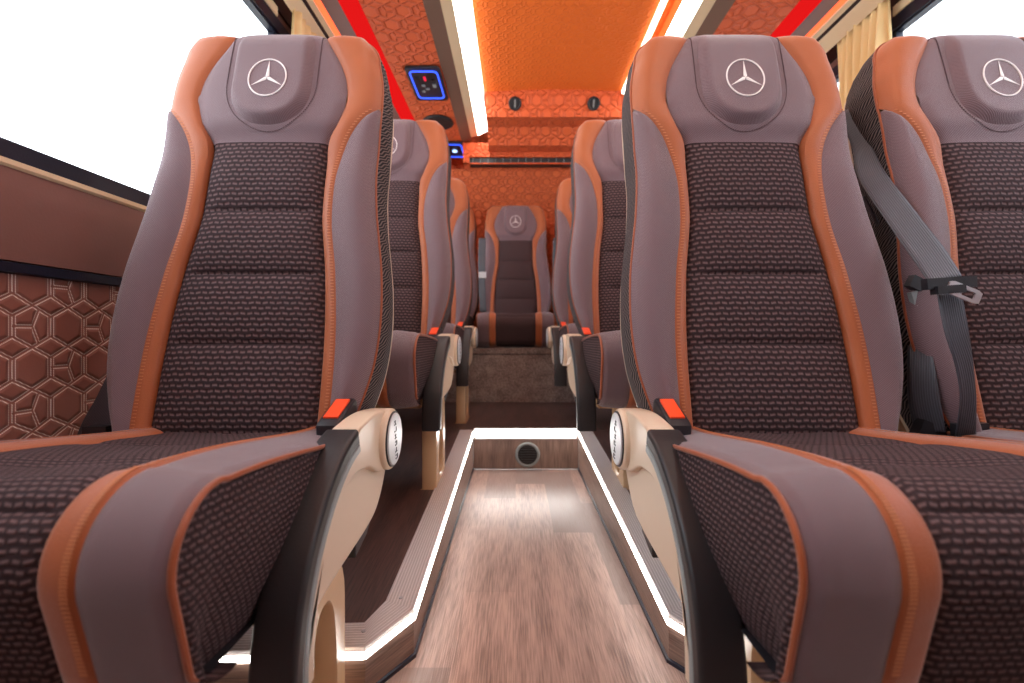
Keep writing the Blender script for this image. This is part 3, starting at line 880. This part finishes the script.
# ------------------------------------------------------------------ floor, platforms, steps
XL, XR, CX = -0.85, 1.34, 0.235
YF, YR = -1.3, 3.32
def hz(y): return 0.07+(y-0.68)*0.0739
mb = MB(); mb.poly([(XL,YF,0),(XR,YF,0),(XR,1.83,0),(XL,1.83,0)], [(XL,YF),(XR,YF),(XR,1.83),(XL,1.83)])
mb.box(XL, XR, YF, 1.83, -0.05, -0.002)
struct(obj('floor', mb, M['wood'], None, False))
LP = [(XL,.655),(-.225,.68),(-.171,.764),(-.171,1.83)]; LI = [(XL,.708),(-.243,.732),(-.224,.785),(-.224,1.83)]
RP = [(XR,.65),(.318,.672),(.253,.752),(.253,1.83)]; RI = [(XR,.703),(.336,.726),(.306,.785),(.306,1.83)]
for side, P_, I_ in (('left', LP, LI), ('right', RP, RI)):
    xw = XL if side == 'left' else XR
    mb = MB(); top = [(x, y, hz(y)) for x, y in P_]+[(xw, 1.83, hz(1.83))]
    mb.poly(top, [(p[0], p[1]) for p in top])
    rows = [[(x, y, hz(y)) for x, y in P_], [(x, y, 0.0) for x, y in P_]]
    acc = [0]
    for i in range(1, 4): acc.append(acc[-1]+math.hypot(P_[i][0]-P_[i-1][0], P_[i][1]-P_[i-1][1]))
    mb.grid(rows, [[(r[i][2], acc[i]) for i in range(4)] for r in rows], mi=1)
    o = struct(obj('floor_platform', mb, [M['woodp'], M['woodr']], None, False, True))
    # grooved metal nosing
    mb = MB(); lip = 0.004
    up = [[(x, y, hz(y)+lip) for x, y in P_], [(x, y, hz(y)+lip) for x, y in I_]]
    dn = [(x, y, hz(y)-0.004) for x, y in P_]; dni = [(x, y, hz(y)) for x, y in I_]
    mb.grid([up[0], up[1]], [[(0, a) for a in acc], [(0.052, a) for a in acc]])
    mb.grid([dn, up[0]], None, mi=1); mb.grid([up[1], dni], None, mi=1)
    nm = obj('trim_1' if side == 'left' else 'trim_2', mb, [M['alu'], M['alup']], None, False, True); struct(nm)
    # led line under the nosing
    mb = MB(); s_ = 1 if side == 'left' else -1
    def out(i, d):
        x, y = P_[i]
        if i == 0: return (x, y-d)
        if i == 1: return (x+s_*d*0.4, y-d)
        if i == 2: return (x+s_*d, y-d*0.5)
        return (x+s_*d, y)
    a0 = [out(i, 0.003)+(hz(P_[i][1])-0.004,) for i in range(4)]; a1 = [out(i, 0.003)+(hz(P_[i][1])-0.013,) for i in range(4)]
    b0 = [out(i, 0.0005)+(hz(P_[i][1])-0.004,) for i in range(4)]; b1 = [out(i, 0.0005)+(hz(P_[i][1])-0.013,) for i in range(4)]
    mb.grid([b0, a0, a1, b1], None)
    tag(obj('step_light', mb, M['ledstep'], None, False, True), 'white light line under the metal edge of the %s platform along the aisle' % side, 'light', 'lit step edges')
    mb = MB()
    c0 = [out(i, 0.004)+(0.0,) for i in range(4)]; c1 = [out(i, 0.004)+(0.006,) for i in range(4)]; c2 = [out(i, 0.0)+(0.007,) for i in range(4)]
    mb.grid([c0, c1, c2], None); struct(obj('baseboard_'+side, mb, M['rubber'], None, False, True))
    # screws in the nosing
    for (sx, sy) in (((-.20, .792), (-.238, .712)) if side == 'left' else ((.285, .785), (.33, .70))):
        mb = MB(); mb.disc((sx, sy, hz(sy)+0.0035), 0.0035, 'z', 0.002, 12, 0, 0.0005); obj('screw', mb, M['steel'], nm, recalc=True)
# rear raised floor
Z2 = hz(1.83)
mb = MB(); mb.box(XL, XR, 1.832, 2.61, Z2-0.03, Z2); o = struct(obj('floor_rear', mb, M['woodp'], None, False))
mb = MB(); mb.box(-.171, .253, 1.832, 1.85, 0, Z2-0.03); struct(obj('wall_step', mb, M['woodr'], None, False))
mb = MB(); mb.prism([(1.826,Z2+0.010),(1.826,Z2-0.034),(1.832,Z2-0.034),(1.832,Z2+0.001),(1.87,Z2+0.001),(1.87,Z2+0.005)], 'x', -.168, .250)
struct(obj('trim_3', mb, M['alup'], None, False, True))
mb = MB(); mb.box(-.160, .242, 1.8215, 1.8255, Z2-0.026, Z2+0.007)
tag(obj('step_light', mb, M['ledstep'], None, False), 'bright white light bar across the aisle end step above the round grille', 'light')
sp = thing('floor_speaker', 'round dark grille set in the wooden step at the aisle end', 'speaker', (0.048, 1.826, 0.060))
mb = MB(); ring = [(0.044*math.cos(2*PI*i/36), 0, 0.044*math.sin(2*PI*i/36)) for i in range(36)]; mb.tube(ring, 0.006, 8, closed=True)
obj('rim', mb, M['greypl'], sp)
mb = MB(); mb.disc((0, 0, -0.002), 0.041, 'y', 0.006, 36, 0, 0.001); obj('grille', mb, M['perf'], sp, recalc=True)
for i in range(7):
    mb = MB(); z = -0.03+0.01*i; w = math.sqrt(0.039**2-z*z); mb.box(-w, w, -0.005, -0.002, z-0.0015, z+0.0015); obj('louvre', mb, M['blackpl'], sp, False)
# carpeted step carrying the rear row
mb = MB(); mb.prism([(2.61,Z2),(2.61,0.425),(2.602,0.435),(2.602,0.462),(2.612,0.472),(YR,0.472),(YR,Z2)], 'x', XL, XR)
struct(obj('floor_bench', mb, M['carpet'], None, False, True))

# ------------------------------------------------------------------ walls and windows
def zz(Y): return EYE+Y
WT, WB = zz(1.072), zz(0.30)
for k, side, xw, s_ in ((1, 'left', XL, 1), (2, 'right', XR, -1)):
    X = lambda d: xw+s_*d
    # lower wall with quilted lining
    mb = MB()
    P = [[(xw, YF, 0), (xw, YR, 0)], [(xw, YF, zz(.108)), (xw, YR, zz(.108))]]
    mb.grid(P, [[(p[1], p[2]) for p in r] for r in P])
    # outer skin so that the wall has thickness, with window openings
    wins = [(-0.50, 1.62), (1.80, 3.05)]  # openings stop at the partition, shaped to cut unseen front light
    x2 = X(-0.025); x3 = X(-0.002)
    def bx(y0, y1, z0, z1, mi): mb.box(min(x3, x2), max(x3, x2), y0, y1, z0, z1, mi)
    bx(YF, YR, -0.05, zz(.108)-0.0, 1); 
    bx(YF, YR, WT, zz(1.5), 1)
    bx(YF, wins[0][0], zz(.108), WT, 1); bx(wins[0][1], wins[1][0], zz(.108), WT, 1); bx(wins[1][1], YR, zz(.108), WT, 1)
    for a, b in wins: bx(a, b, zz(.108), WB-0.03, 1)
    o = struct(obj('wall_'+side, mb, [M['quilt_wall'], M['brown']], None, False))
    # black bead, brown sill board, cream strip
    mb = MB(); pr = [(X(0), zz(.103)), (X(.012), zz(.105)), (X(.013), zz(.121)), (X(0), zz(.124))]
    mb.prism(pr, 'y', YF, YR); struct(obj('trim_%d' % (3+k), mb, M['rubber'], None, False, True))
    mb = MB(); pr = [(X(0), zz(.122)), (X(.012), zz(.124)), (X(.016), zz(.225)), (X(.010), zz(.25)), (X(.004), zz(.283)), (X(-.02), zz(.283))]
    mb.prism(pr, 'y', YF, YR); struct(obj('trim_%d' % (5+k), mb, M['brown'], None, True, True))
    mb = MB(); pr = [(X(.006), zz(.280)), (X(.010), zz(.284)), (X(.009), zz(.293)), (X(-.02), zz(.295)), (X(-.02), zz(.28))]
    mb.prism(pr, 'y', YF, YR); struct(obj('trim_%d' % (7+k), mb, M['creamtrim'], None, True, True))
    # upper trims beside the glass: black seal, cream strip, dark shade housing
    mb = MB(); pr = [(X(0.0), WT), (X(.010), WT+.002), (X(.010), zz(1.118)), (X(0), zz(1.118))]
    mb.prism(pr, 'y', YF, YR); struct(obj('trim_%d' % (9+k), mb, M['rubber'], None, False, True))
    mb = MB(); pr = [(X(0.0), zz(1.118)), (X(.014), zz(1.12)), (X(.014), zz(1.153)), (X(0), zz(1.156))]
    mb.prism(pr, 'y', YF, 1.6); struct(obj('trim_%d' % (11+k), mb, M['creamtrim'], None, False, True))
    mb = MB(); pr = [(X(0.0), zz(1.156)), (X(.006), zz(1.156)), (X(.006), zz(1.5)), (X(0), zz(1.5))]
    mb.prism(pr, 'y', YF, YR); struct(obj('trim_%d' % (13+k), mb, M['darktrim'], None, False, True))
    for j, (a, b) in enumerate(wins):
        w = thing('window_%d' % (k+2*j), '', '', (0, 0, 0)); del w['label'], w['category']; struct(w)
        mb = MB(); t = 0.022; x0, x1 = sorted((X(-0.022), X(0.003)))
        mb.box(x0, x1, a, b, WB-0.03, WB+0.026); mb.box(x0, x1, a, b, WT-0.006, WT)
        mb.box(x0, x1, a, a+t, WB, WT); mb.box(x0, x1, b-t, b, WB, WT)
        obj('frame', mb, M['rubber'], w, False)
        mb = MB(); x0, x1 = sorted((X(-0.014), X(-0.011))); mb.box(x0, x1, a+0.005, b-0.005, WB-0.02, WT)
        obj('pane', mb, M['glass'], w, False)
# rear lining
mb = MB(); P = [[(XL, YR, 0.0), (XR, YR, 0.0)], [(XL, YR, 2.1), (XR, YR, 2.1)]]
mb.grid(P, [[(p[0], p[2]) for p in r] for r in P]); mb.box(XL, XR, YR+0.002, YR+0.05, 0, 2.1, 0)
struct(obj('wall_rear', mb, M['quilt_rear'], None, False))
# unseen bulkhead added behind the viewpoint to cut front light, open windscreen above
mb = MB(); mb.box(XL, XR, YF-0.05, YF, 0, 0.95); mb.box(XL, XR, YF-0.05, YF, 1.75, 2.06)
struct(obj('wall_front_blocker', mb, M['brown'], None, False))
mb = MB(); mb.box(XL, XR, -0.56, -0.52, 0, 1.40); struct(obj('wall_light_blocker', mb, M['darktrim'], None, False))  # unseen partition added to keep front light off the cushions
# roof skin
mb = MB(); mb.box(XL-0.05, XR+0.05, YF, YR+0.05, 2.06, 2.1); struct(obj('ceiling', mb, M['brown'], None, False))
# vaulted dome between the light rails
mb = MB(); P, UV = [], []
YD = 2.54
n = 20
for y in (YF, YD):
    row, q = [], []
    for i in range(n+1):
        x = CX-0.42+0.84*i/n; h = zz(1.358)+0.012*(1-((x-CX)/0.42)**2)
        row.append((x, y, h)); q.append((x, y))
    P.append(row); UV.append(q)
mb.grid(P, UV); 
P2 = [[(p[0], p[1], p[2]+0.02) for p in r] for r in P]; mb.grid(P2, UV)
struct(obj('ceiling_dome', mb, M['quilt_dome'], None, True))
# side bands
def band(name, o0, Y0, o1, Y1, mat, side, y0=YF, y1=YR, th=0.02, cat=None, label=None, group=None):
    s_ = -1 if side == 'left' else 1
    pr = [(CX+s_*o0, zz(Y0)), (CX+s_*o1, zz(Y1)), (CX+s_*o1, zz(Y1)+th), (CX+s_*o0, zz(Y0)+th)]
    mb = MB()
    L = math.hypot(o1-o0, Y1-Y0)
    q = [pr[0], pr[1]]
    P = [[(p[0], y0, p[1]) for p in q], [(p[0], y1, p[1]) for p in q]]
    mb.grid(P, [[(0.01, y0), (0.01+L, y0)], [(0.01, y1), (0.01+L, y1)]])
    q = [pr[1], pr[2], pr[3], pr[0]]
    P = [[(p[0], y0, p[1]) for p in q], [(p[0], y1, p[1]) for p in q]]
    mb.grid(P, None)
    mb.poly([(p[0], y0, p[1]) for p in pr]); mb.poly([(p[0], y1, p[1]) for p in pr])
    o = obj(name, mb, mat, None, False, True)
    if label: tag(o, label, cat, group)
    else: struct(o)
    return o
for side in ('left', 'right'):
    band('ceiling_edge', .412, 1.345, .415, 1.30, M['led2'] if side == 'left' else M['quilt_dome'], side, YF, 2.54)  # left edge given a glow, added to brighten the dome
    band('mounted_light_strip', .415, 1.300, .475, 1.272, M['led'], side, YF, 2.90, cat='light', label='broad white light strip running along the %s of the orange ceiling' % side)
    band('ceiling_rail', .475, 1.270, .520, 1.260, M['creamtrim'], side, YF, 2.90)
    band('ceiling_rail', .520, 1.259, .580, 1.240, M['taupe'], side, YF, 2.95)
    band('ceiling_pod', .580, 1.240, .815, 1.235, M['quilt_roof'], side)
    s_ = 'left' if side == 'left' else 'right'
    band('mounted_red_lit_band', .815, 1.243, .885, 1.222, M['red'], side, cat='light', label='wide red lit band with painted glow beside the quilted %s ceiling pod' % s_)  # lit surface made emissive in place of a recessed red strip
    band('ceiling_pod', .885, 1.222, .945, 1.218, M['brown'], side)
    band('mounted_glow_light_strip', .945, 1.222, .966, 1.212, M['glow'], side, cat='light', label='thin orange red light line above the %s curtain rail' % s_)
    band('ceiling_rail', .966, 1.206, .984, 1.198, M['creamtrim'], side)
    band('ceiling_rail', .984, 1.200, .996, 1.192, M['darktrim'], side)
    band('curtain_rail', .996, 1.188, 1.034, 1.152, M['creamtrim'], side, y0=YF)
# second thin light line at the right of the dome
mb = MB(); mb.prism([(CX+.352, zz(1.336)), (CX+.372, zz(1.333)), (CX+.372, zz(1.35)), (CX+.352, zz(1.353))], 'y', YF, 2.52)
tag(obj('mounted_light_strip', mb, M['led2'], None, False, True), 'thin white light line just inside the right edge of the orange ceiling', 'light')

# stepped housing at the rear of the ceiling
mb = MB()
pr = [(2.54, zz(1.50)), (2.54, zz(1.362)), (2.60, zz(1.246)), (2.71, zz(1.240)), (2.80, zz(1.166)), (3.10, zz(1.166)), (3.10, zz(1.50))]
acc = 0; P, UV = [], []
for i, p in enumerate(pr):
    if i: acc += math.hypot(p[0]-pr[i-1][0], p[1]-pr[i-1][1])
    P.append([(CX-.405, p[0], p[1]), (CX+.405, p[0], p[1])]); UV.append([(0, acc), (.81, acc)])
mb.grid(P, UV)
for s_ in (-1, 1): mb.poly([(CX+s_*.405, p[0], p[1]) for p in pr])
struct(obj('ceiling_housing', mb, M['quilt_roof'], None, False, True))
mb = MB(); mb.box(CX-.57, CX+.57, 2.90, YR, zz(1.137), zz(1.225)); mb.box(CX-.57, CX+.57, 2.99, YR, zz(1.09), zz(1.137))
lin_ = [(3.0, 1.092), (3.08, 1.05), (3.20, .985), (3.29, .93), (3.32, .85)]; ac_ = [0]
for i in range(1, 5): ac_.append(ac_[-1]+math.hypot(lin_[i][0]-lin_[i-1][0], lin_[i][1]-lin_[i-1][1]))
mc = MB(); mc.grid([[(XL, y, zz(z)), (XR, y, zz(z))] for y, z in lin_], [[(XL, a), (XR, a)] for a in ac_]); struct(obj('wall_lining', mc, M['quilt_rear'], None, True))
mb.box(CX-.57, CX-.53, 2.90, YR, zz(1.092), zz(1.137)); mb.box(CX+.53, CX+.57, 2.90, YR, zz(1.092), zz(1.137))
mb.box(CX-.57, CX+.57, 2.90, 2.91, zz(1.092), zz(1.098))
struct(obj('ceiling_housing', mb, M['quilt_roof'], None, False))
mb = MB(); mb.box(CX-.53, CX+.53, 2.915, 2.985, zz(1.098), zz(1.135))
for i in range(22):
    x = CX-.51+i*.0485; mb.box(x, x+.003, 2.908, 2.915, zz(1.099), zz(1.134), 1)
tag(obj('air_vent', mb, [M['blackpl'], M['greypl']], None, False), 'long black slot vent across the rear under the orange housing', 'vent')
for k_, px in ((0, 515.), (1, 593.5)):
    d = 2.565; c = W(px, 103.5, d)
    v = thing('air_nozzle', ('left' if k_ == 0 else 'right')+' one of two small round black air nozzles on the orange rear housing', 'vent', c, 'round air nozzles')
    v.rotation_euler = (0.477, 0, 0)
    mb = MB(); ring = [(0.031*math.cos(2*PI*i/28), -0.004, 0.031*math.sin(2*PI*i/28)) for i in range(28)]; mb.tube(ring, 0.006, 8, closed=True); obj('rim', mb, M['blackpl'], v)
    mb = MB(); mb.disc((0, 0, -0.004), 0.028, 'y', 0.014, 28, 0, 0.003); obj('flap', mb, M['blackpl'], v, recalc=True)
    mb = MB(); mb.box(-0.004, 0.004, -0.009, -0.004, -0.02, 0.02); obj('tab', mb, M['greypl'], v, False)
# control units on the left pod
ZP = zz(1.237)
def rrect(x0, x1, y0, y1, r, tp=0.0, n=6):
    out = []
    for cx, cy, a0 in ((x1-r, y1-r, 0), (x0+r, y1-r, 90), (x0+r, y0+r, 180), (x1-r, y0+r, 270)):
        for i in range(n+1):
            a = math.radians(a0+90*i/n); out.append((cx+r*math.cos(a), cy+r*math.sin(a)))
    return out
def control(lab, cx, cy, wx, wy, big):
    t = thing('mounted_control_panel', lab, 'control panel', (cx, cy, ZP))
    mb = MB(); mb.prism(rrect(-wx/2, wx/2, -wy/2, wy/2, 0.02), 'z', -0.010, 0.0, bevel=0.003); obj('panel', mb, M['blackpl'], t, recalc=True)
    mb = MB(); ring = [(x, y, -0.012) for x, y in rrect(-wx/2+0.018, wx/2-0.018, -wy/2+0.03, wy/2-0.03, 0.022)]
    mb.tube(ring, 0.0034, 8, closed=True); obj('light_ring', mb, M['blue'], t)
    if big:
        for (x, y, sx, sy, m_) in ((-0.035, -0.055, .018, .035, 'blackpl'), (-0.002, -0.06, .006, .03, 'redspot'), (-0.02, 0.0, .014, .01, 'greypl'), (-0.005, 0.03, .016, .012, 'greypl'), (0.034, 0.0, .012, .032, 'greypl'), (0.034, -0.045, .012, .01, 'blackpl'), (-0.03,0.055,.012,.012,'greypl')):
            mb = MB(); mb.box(x-sx/2-0.002, x+sx/2+0.002, y-sy/2, y+sy/2, -0.0155, -0.009)
            obj('switch', mb, M[m_], t, False)
    else:
        mb = MB(); mb.disc((0.0, 0, -0.018), 0.016, 'z', 0.01, 20, 0, 0.003); obj('lamp', mb, M['bluespot'], t, recalc=True)
    return t
control('large blue edged switch unit on the red lit left ceiling pod', -0.432, 2.235, 0.165, 0.30, True)
control('small blue edged lamp unit behind the ceiling speaker', -0.405, 3.03, 0.14, 0.26, False)
s = thing('mounted_speaker', 'oval black speaker between the two blue lit units on left ceiling pod', 'speaker', (-0.449, 2.64, ZP))
mb = MB(); mb.disc((0, 0, -0.012), 0.084, 'z', 0.014, 40, 0, 0.004); obj('grille', mb, M['perf'], s, recalc=True)
mb = MB(); ring = [(0.084*math.cos(2*PI*i/40), 0.084*math.sin(2*PI*i/40), -0.004) for i in range(40)]; mb.tube(ring, 0.005, 8, closed=True); obj('rim', mb, M['blackpl'], s)
mb = MB(); mb.box(-0.018, 0.018, 0.058, 0.066, -0.0145, -0.0115); obj('badge', mb, M['steel'], s, False)

# curtains
def curtain(x, y0, y1, ztop, lab, s_):
    mb = MB(); P, UV = [], []
    n = 90
    for j in range(25):
        v = j/24; z = ztop-(ztop-0.80)*v; r, q = [], []
        for i in range(n+1):
            u = i/n; amp = 0.010+0.010*min(1, v*5)
            y = y0+(y1-y0)*u*(1-0.10*math.sin(v*1.6))+0.015*v
            xx = x+s_*(amp*math.sin(u*2*PI*6.5+0.5*math.sin(v*3+u*9))+0.004*math.sin(u*31+v*4))
            r.append((xx, y, z)); q.append((u, v))
        P.append(r); UV.append(q)
    mb.grid(P, UV); o = obj('curtain', mb, M['curtain']); md = o.modifiers.new('thickness', 'SOLIDIFY'); md.thickness = 0.0015
    tag(o, lab, 'curtain')
curtain(XR-0.065, 1.56, 1.80, zz(1.165), 'cream pleated curtain hanging by the right window behind the seats', 1)
curtain(XL+0.065, 1.62, 1.86, zz(1.165), 'cream pleated curtain at the left window, top visible above nearest left seat', -1)

# ------------------------------------------------------------------ outside
mb = MB(); mb.box(-12, 14, -10, 14, -0.75, -0.7); struct(obj('ground_outside', mb, M['ground'], None, False))
b = thing('outside_building', 'pale washed out building seen through the right window', 'building', (6.5, 3.0, -0.7))
mb = MB(); mb.box(0, 1.5, -6, 7, 0, 9); obj('wall', mb, M['facade'], b, False)
for yy in (-4.6, -2.6, -0.6, 1.4, 3.4, 5.4):
    for zc in (1.6, 4.4, 7.0):
        mb = MB(); mb.box(-0.03, 0.0, yy-0.35, yy+0.35, zc-0.8, zc+0.8); obj('window', mb, M['fwin'], b, False)

# ------------------------------------------------------------------ light, camera
w = bpy.data.worlds.new('sky'); sc.world = w; w.use_nodes = True
nt = w.node_tree; nt.nodes.clear()
out = nt.nodes.new('ShaderNodeOutputWorld'); bg = nt.nodes.new('ShaderNodeBackground')
bg.inputs[0].default_value = (0.88, 0.94, 1.0, 1); bg.inputs[1].default_value = 5.0
nt.links.new(bg.outputs[0], out.inputs[0])

cam = bpy.data.cameras.new('camera'); co = bpy.data.objects.new('camera', cam); COL.objects.link(co)
co.location = (0, 0, EYE); co.rotation_euler = (PI/2, 0, 0)
cam.sensor_width = 36; cam.lens = F*36/1024
cam.shift_x = -3.6/1024; cam.shift_y = -6.5/1024
cam.clip_start = 0.02
cam.dof.use_dof = True; cam.dof.focus_distance = 0.86; cam.dof.aperture_fstop = 3.2
sc.camera = co
sc.view_settings.view_transform = 'Standard'; sc.view_settings.look = 'None'
sc.view_settings.gamma = 1; sc.view_settings.exposure = 0.18; sc.view_settings.use_curve_mapping = False
